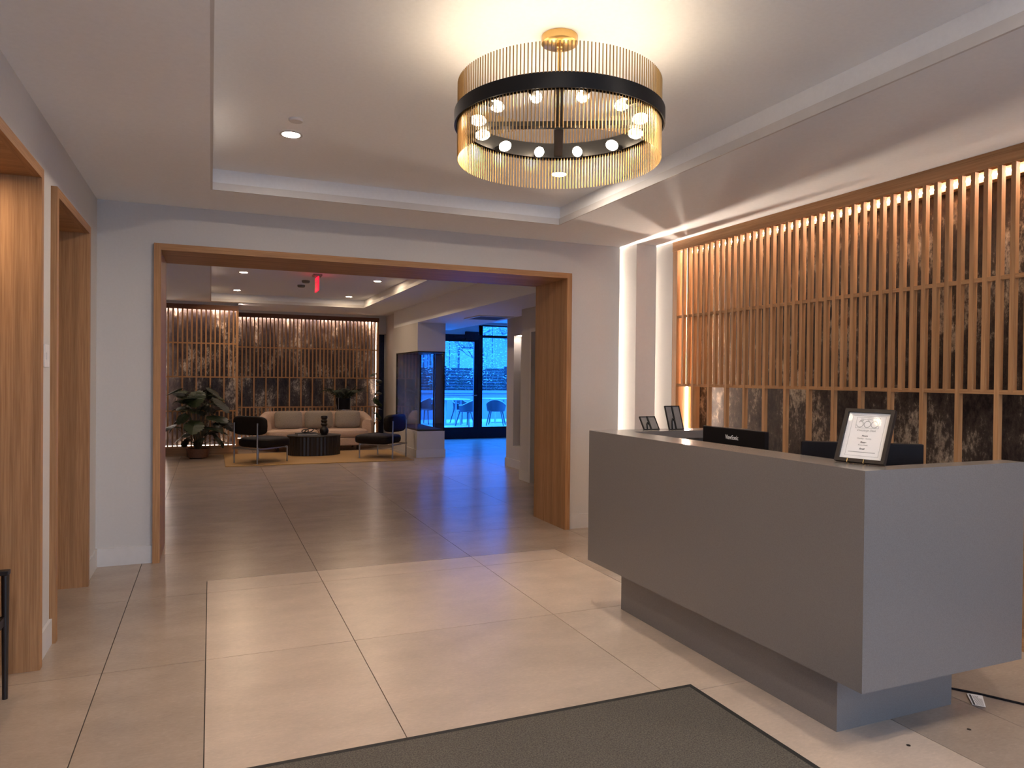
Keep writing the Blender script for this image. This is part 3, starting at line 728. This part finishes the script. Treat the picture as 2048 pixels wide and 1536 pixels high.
# ------------------------------------------------------------------ plants
def monstera_leaf():
    bm = bm_(); pts = []
    out = [(0, 0)]; n = 9
    side = []
    for k in range(n):
        t0 = k / n; y = .02 + .46 * t0
        w = .21 * math.sin(PI * min(1, (t0 * .86 + .12))) ** .7
        side.append((w, y - .05)); side.append((w * 1.0, y - .012)); side.append((w * (.42 if k > 0 else .7), y + .004))
    tip = (0, .46)
    out = [(0, .0)] + side + [tip] + [(-x, y) for x, y in reversed(side)]
    def z(x, y): return -.55 * x * x - .75 * (y - .12) ** 2 * (1 if y > .12 else 0) + .03
    cen = [bm.verts.new((0, y, z(0, y) + .004)) for y in (0.0, .12, .24, .36, .46)]
    def near(y): return min(range(5), key=lambda i: abs((0, .12, .24, .36, .46)[i] - y))
    for sgn in (1, -1):
        vs = [bm.verts.new((sgn * x, y, z(x, y))) for x, y in side]
        prev = cen[0]; pi = 0
        for i in range(len(vs) - 1):
            ci = near(side[i][1] * 1.05 + .02)
            while pi < ci:
                bm.faces.new((cen[pi], cen[pi + 1], vs[i])); pi += 1
            bm.faces.new((cen[pi], vs[i + 1], vs[i]))
        while pi < 4:
            bm.faces.new((cen[pi], cen[pi + 1], vs[-1])); pi += 1
    return bm
LEAF = mesh(monstera_leaf(), 'leaf', 'leaf', False); LEAFD = LEAF.copy(); LEAFD.materials.clear(); LEAFD.materials.append(M['leaf_dark'])
def leafy(t, base, n, r, zlo, zhi, sc=(.6, 1.0), dark=.5, up=.35, squash=.7):
    for k in range(n):
        a = 2 * PI * (k * .382) + rnd.uniform(-.3, .3); z = zlo + (zhi - zlo) * ((k + .5) / n) ** 1.0
        rad = r * rnd.uniform(.35, 1) * (1 - .35 * (z - zlo) / (zhi - zlo + .01))
        p = Vector((base[0] + rad * math.cos(a), base[1] + rad * squash * math.sin(a), z))
        b0 = Vector((base[0] + .03 * math.cos(a), base[1] + .03 * math.sin(a), base[2]))
        mid = (b0 + p) / 2 + Vector((0, 0, .10 * r))
        st = part('stalk', tube(bm_(), [b0, b0.lerp(mid, .5) + Vector((0, 0, .05)), mid, p], .006, 5, .6), 'stem', t)
        s = rnd.uniform(*sc)
        o = link('leaf', LEAFD if rnd.random() < dark else LEAF, t, p, (rnd.uniform(-.5, .9) - up, rnd.uniform(-.4, .4), a - PI / 2)); o.scale = (s, s, s)
pl = thing('monstera_plant', 'large leafy monstera in a low wooden planter by the screen', 'plant', (-.20, 13.56, 0))
part('planter', lathe(bm_(), [(.01, .02), (.165, .02), (.19, .15), (.19, .17), (.165, .17), (.155, .13), (.01, .13)], 28), 'pot_wood', pl, smooth=True)
part('soil', cyl(bm_(), (0, 0, .131), (0, 0, .14), .154, n=24), 'soil', pl)
for a in range(4): part('foot', cyl(bm_(), (.15 * math.cos(a * PI / 2 + .5), .15 * math.sin(a * PI / 2 + .5), 0), (.15 * math.cos(a * PI / 2 + .5), .15 * math.sin(a * PI / 2 + .5), .10), .012, n=8), 'pot_wood', pl)
leafy(pl, (0, 0, .135), 40, .50, .28, 1.22, (.45, .85), .55)
def frond_mesh(L, droop, nl=13, wl=.11):
    bm = bm_(); pts = [(0, L * t, L * (1.5 * t - droop * t * t)) for t in [k / 10 for k in range(11)]]
    tube(bm, pts, .004, 5, .3)
    for k in range(1, nl + 1):
        t = k / (nl + 1); y = L * t; z = L * (1.5 * t - droop * t * t); w = wl * math.sin(PI * (t * .85 + .15)) ** .8
        for s in (1, -1):
            a = bm.verts.new((0, y - .008, z)); b = bm.verts.new((0, y + .012, z)); c = bm.verts.new((s * w, y + w * .55, z - w * .25)); d_ = bm.verts.new((s * w * .55, y + w * .18, z + .006))
            bm.faces.new((a, d_, c)); bm.faces.new((a, b, d_)); bm.faces.new((b, c, d_))
    return bm
fe = thing('potted_fern', 'spiky fern in a black pot on a stand behind the sofa', 'plant', (2.55, 15.14, 0))
part('pot', lathe(bm_(), [(.01, .76), (.13, .76), (.16, .97), (.16, .985), (.145, .985), (.13, .93), (.01, .93)], 28), 'black_plastic', fe, smooth=True)
for a in range(4): part('stand_leg', cyl(bm_(), (.17 * math.cos(a * PI / 2 + .78), .17 * math.sin(a * PI / 2 + .78), 0), (.17 * math.cos(a * PI / 2 + .78), .17 * math.sin(a * PI / 2 + .78), 1.0), .009, n=8), 'steel', fe)
part('stand_ring', lathe(bm_(), [(.16, .745), (.175, .745), (.175, .76), (.16, .76)], 24, close=True), 'steel', fe)
FR = [mesh(frond_mesh(.40, .85), 'frond', 'leaf_dark'), mesh(frond_mesh(.50, 1.25), 'frond', 'leaf'), mesh(frond_mesh(.26, .25), 'frond', 'leaf_dark')]
for k in range(17):
    a = 2 * PI * k * .382; o = link('frond', FR[k % 3], fe, (.04 * math.cos(a), .04 * math.sin(a), .93), (0, 0, a - PI / 2)); o.scale = (1, 1, 1)
    if math.sin(a) > .4: o.scale = (.7, .55, .8)
for k in range(9):
    a = 2 * PI * k * .382 + .4; o = link('frond', FR[k % 3], pl, (.10 * math.cos(a), .08 * math.sin(a), .62 + .05 * k), (0, 0, a - PI / 2)); o.scale = (.9, .75, .8)
tr = thing('trailing_plant', 'tall thin plant with scattered leaves against the lit screen end', 'plant', (3.16, 15.05, 0))
part('pot', lathe(bm_(), [(.01, 0), (.10, 0), (.13, .24), (.13, .26), (.115, .26), (.11, .21), (.01, .21)], 24), 'black_plastic', tr, smooth=True)
for k, (x, y, z1) in enumerate(((.06, -.02, 1.50), (.12, .03, 1.15), (.0, -.05, .95))):
    part('stalk', tube(bm_(), [(0, 0, .2), (x * .5, y, z1 * .5), (x * .9, y, z1 * .8), (x, y, z1)], .007, 6, .5), 'stem', tr)
    for j in range(5):
        a = rnd.uniform(0, 2 * PI); zz = z1 - j * .13
        o = link('leaf', LEAFD if j % 2 else LEAF, tr, (x * .95 + .03 * math.cos(a), y + .03 * math.sin(a), zz), (rnd.uniform(-.8, .3), rnd.uniform(-.4, .4), a)); o.scale = (.34,) * 3

# ------------------------------------------------------------------ patio
struct('ground', B(-1, 22, 16.12, 27, -.12, -.005), 'patio_stone')
struct('ground', B(-8, 12, -9, -1.76, -.12, -.01), 'concrete')
plw = thing('planter_wall', 'low concrete planter wall across the patio', 'planter', (9, 23.8, 0))
part('front', B(-6, 9, -.30, -.18, -.005, .90), 'concrete', plw); part('cap', B(-6, 9, -.36, .0, .90, .985), 'concrete', plw); part('soil', B(-6, 9, -.18, 1.1, -.005, .88), 'soil', plw)
fn = thing('slat_fence', 'dark horizontal board fence behind the planter', 'fence', (9, 25.0, 0))
for k in range(8): part('board', B(-6, 9, 0, .03, .95 + k * .105, 1.045 + k * .105), 'fence', fn)
for k in range(7): part('post', B(-6 + k * 2.4, -5.9 + k * 2.4, .03, .11, -.005, 1.86), 'fence', fn)
def patio_table(label, x, y):
    t = thing('patio_table', label, 'table', (x, y, -.005), 0, 'patio tables')
    part('top', lathe(bm_(), [(.01, .755), (.58, .755), (.60, .765), (.60, .785), (.01, .785)], 40), 'patio_table', t, smooth=True)
    for a in range(4):
        c, s = math.cos(a * PI / 2 + .78), math.sin(a * PI / 2 + .78)
        part('leg', cyl(bm_(), (.34 * c, .34 * s, 0), (.34 * c, .34 * s, .757), .03, n=8), 'patio_table', t)
    part('foot_ring', B(-.27, .27, -.03, .03, 0, .03), 'patio_table', t)
patio_table('round pale patio table behind the glass door leaf', 6.75, 20.9)
patio_table('round pale patio table behind the fixed glass pane', 8.55, 21.4)
def patio_chair():
    t = thing('patio_chair', '', 'chair', (0, 0, -.005), 0, 'dark shell chairs on the patio')
    part('seat', superell(bm_(), (0, 0, .44), (.26, .26, .02), .5, .6), 'patio_metal', t, smooth=True)
    bm = bm_(); n = 22; rows = []
    for k in range(n + 1):
        a = math.radians(-25) + math.radians(230) * k / n; h = .62 + .16 * max(0, math.sin(a)) ** 1.5
        col = []
        for r_, z_ in ((.27, .44), (.285, .44 + (h - .44) * .5), (.30, h), (.28, h), (.265, .44 + (h - .44) * .5), (.25, .44)):
            col.append(bm.verts.new((r_ * math.cos(a), -r_ * math.sin(a), z_)))
        rows.append(col)
    for p, q in zip(rows, rows[1:]):
        for j in range(6): m = (j + 1) % 6; bm.faces.new((p[j], p[m], q[m], q[j]))
    bm.faces.new(rows[0]); bm.faces.new(rows[-1][::-1])
    part('backrest', bm, 'patio_metal', t, smooth=True)
    part('top_rail', tube(bm_(), [(.292 * math.cos(a), -.292 * math.sin(a), .625 + .16 * max(0, math.sin(a)) ** 1.5) for a in [math.radians(-25) + math.radians(230) * k / 22 for k in range(23)]], .012, 6), 'patio_table', t, smooth=True)
    for sx in (-1, 1):
        for sy in (-1, 1): part('leg', cyl(bm_(), (sx * .26, sy * .27, 0), (sx * .17, sy * .18, .43), .014, .018, 8), 'patio_metal', t)
    return t
pc = patio_chair()
CH = [(7.05, 20.15, .5, 'dark patio shell chair behind the door stile, at the first table'), (8.0, 20.3, -.5, 'dark patio shell chair in the middle of the fixed pane'),
      (9.0, 20.6, .35, 'dark patio shell chair at the wall side of the fixed pane'), (6.15, 21.5, 2.3, 'dark patio shell chair on the far side of the first table'), (7.35, 21.6, 3.6, 'dark patio shell chair tucked between the two patio tables')]
for i, (x, y, rz, l) in enumerate(CH):
    o = pc if i == 0 else copy_tree(pc); o.location = (x, y, -.005); o.rotation_euler.z = rz; o['label'] = l
def shrub(label, x, y, h, n, kind):
    t = thing('bamboo_clump' if kind else 'planter_shrub', label, 'plant', (x, y, .88), 0, 'plants in the patio planter')
    if kind:
        bm = bm_()
        for k in range(7):
            bx, by = rnd.uniform(-.35, .35), rnd.uniform(-.2, .2)
            culm = part('culm', tube(bm_(), [(bx, by, 0), (bx + rnd.uniform(-.05, .05), by, h * .5), (bx + rnd.uniform(-.25, .25), by, h * rnd.uniform(.85, 1.1))], .013, 5, .5), 'bamboo', t)
    bm = bm_()
    for k in range(n):
        p = Vector((max(-.42, min(.42, rnd.gauss(0, .2))), max(-.38, min(.38, rnd.gauss(0, .17))), h * rnd.uniform(.12, 1.0))); q = Vector((rnd.uniform(-1, 1), rnd.uniform(-1, 1), rnd.uniform(-.6, .6))).normalized() * rnd.uniform(.06, .13)
        s = q.orthogonal().normalized() * .018
        v = [bm.verts.new(p), bm.verts.new(p + q * .5 + s), bm.verts.new(p + q), bm.verts.new(p + q * .5 - s)]; bm.faces.new(v)
    o = part('foliage', bm, 'tree_leaf' if kind else 'leaf', t); o['kind'] = 'stuff'
SH = [(6.5, .0), (7.35, 1), (8.2, 0), (8.9, 1), (9.6, 0), (10.4, 1), (5.7, 1)]
names = ['behind the door glass edge', 'behind the door leaf middle', 'behind the door stile', 'behind the fixed pane edge', 'behind the fixed pane middle', 'behind the fixed pane end', 'seen through the fireplace glass']
for (x, k), nme in zip(SH, names): shrub(('tall bamboo clump in the planter ' if k else 'low leafy shrub in the planter ') + nme, x, 24.35, 2.5 if k else .85, 620 if k else 260, k)
bd = thing('apartment_block', 'pale building with vertical panels beyond the garden fence', 'building', (13, 33, -.005))
for k in range(17):
    part('panel', B(-9 + k * 1.1, -7.93 + k * 1.1, 0 + .02 * (k % 2), .3, 0, 8.5), 'facade', bd)
part('core', B(-9, 9.7, .3, .6, 0, 8.5), 'facade', bd)
for k in range(6):
    for z in (1.2, 4.3):
        f = part('window', B(-8 + k * 3.0, -6.7 + k * 3.0, -.06, .02, z, z + 1.7), 'patio_metal', bd)
        part('pane', B(-7.93 + k * 3.0, -6.77 + k * 3.0, -.07, -.06, z + .07, z + 1.63), 'concrete', f)
def tree(label, x, y, seed):
    r = random.Random(seed); t = thing('bare_tree', label, 'tree', (x, y, -.005))
    bm = bm_()
    def grow(p, d, L, rad, depth):
        q = p + d * L; mid = (p + q) / 2 + Vector((r.uniform(-1, 1), r.uniform(-1, 1), r.uniform(-1, 1))) * L * .06
        tube(bm, [p, mid, q], rad, 4 if depth < 4 else 5, .7)
        if depth == 0: return
        for _ in range(3 if depth > 1 else 4):
            nd = (d + Vector((r.uniform(-1, 1), r.uniform(-1, 1), r.uniform(-.45, .75))) * .75).normalized(); grow(q if r.random() < .7 else mid, nd, L * r.uniform(.62, .85), rad * .62, depth - 1)
    trunk = part('trunk', tube(bm_(), [(0, 0, 0), (.04, 0, .8), (0, .03, 1.6)], .07, 8, .8), 'bark', t)
    grow(Vector((0, .03, 1.58)), Vector((r.uniform(-.2, .2), 0, 1)).normalized(), .75, .045, 5)
    part('branches', bm, 'bark', t)
    bm = bm_()
    for k in range(1100):
        p = Vector((r.gauss(0, .95), r.gauss(0, .8), r.uniform(1.5, 4.6))); q = Vector((r.uniform(-1, 1), r.uniform(-1, 1), r.uniform(-.7, .5))).normalized() * r.uniform(.05, .12)
        w = q.orthogonal().normalized() * .022
        bm.faces.new([bm.verts.new(p), bm.verts.new(p + q * .5 + w), bm.verts.new(p + q), bm.verts.new(p + q * .5 - w)])
    o = part('foliage', bm, 'tree_leaf', t); o['kind'] = 'stuff'
for i, (x, y, l) in enumerate(((7.6, 26.0, 'bare branching tree beyond the fence behind the door leaf'), (9.6, 26.3, 'bare branching tree beyond the fence behind the fixed pane'), (11.4, 26.0, 'bare branching tree beyond the fence hidden mostly by the corridor wall'))): tree(l, x, y, 11 + i)
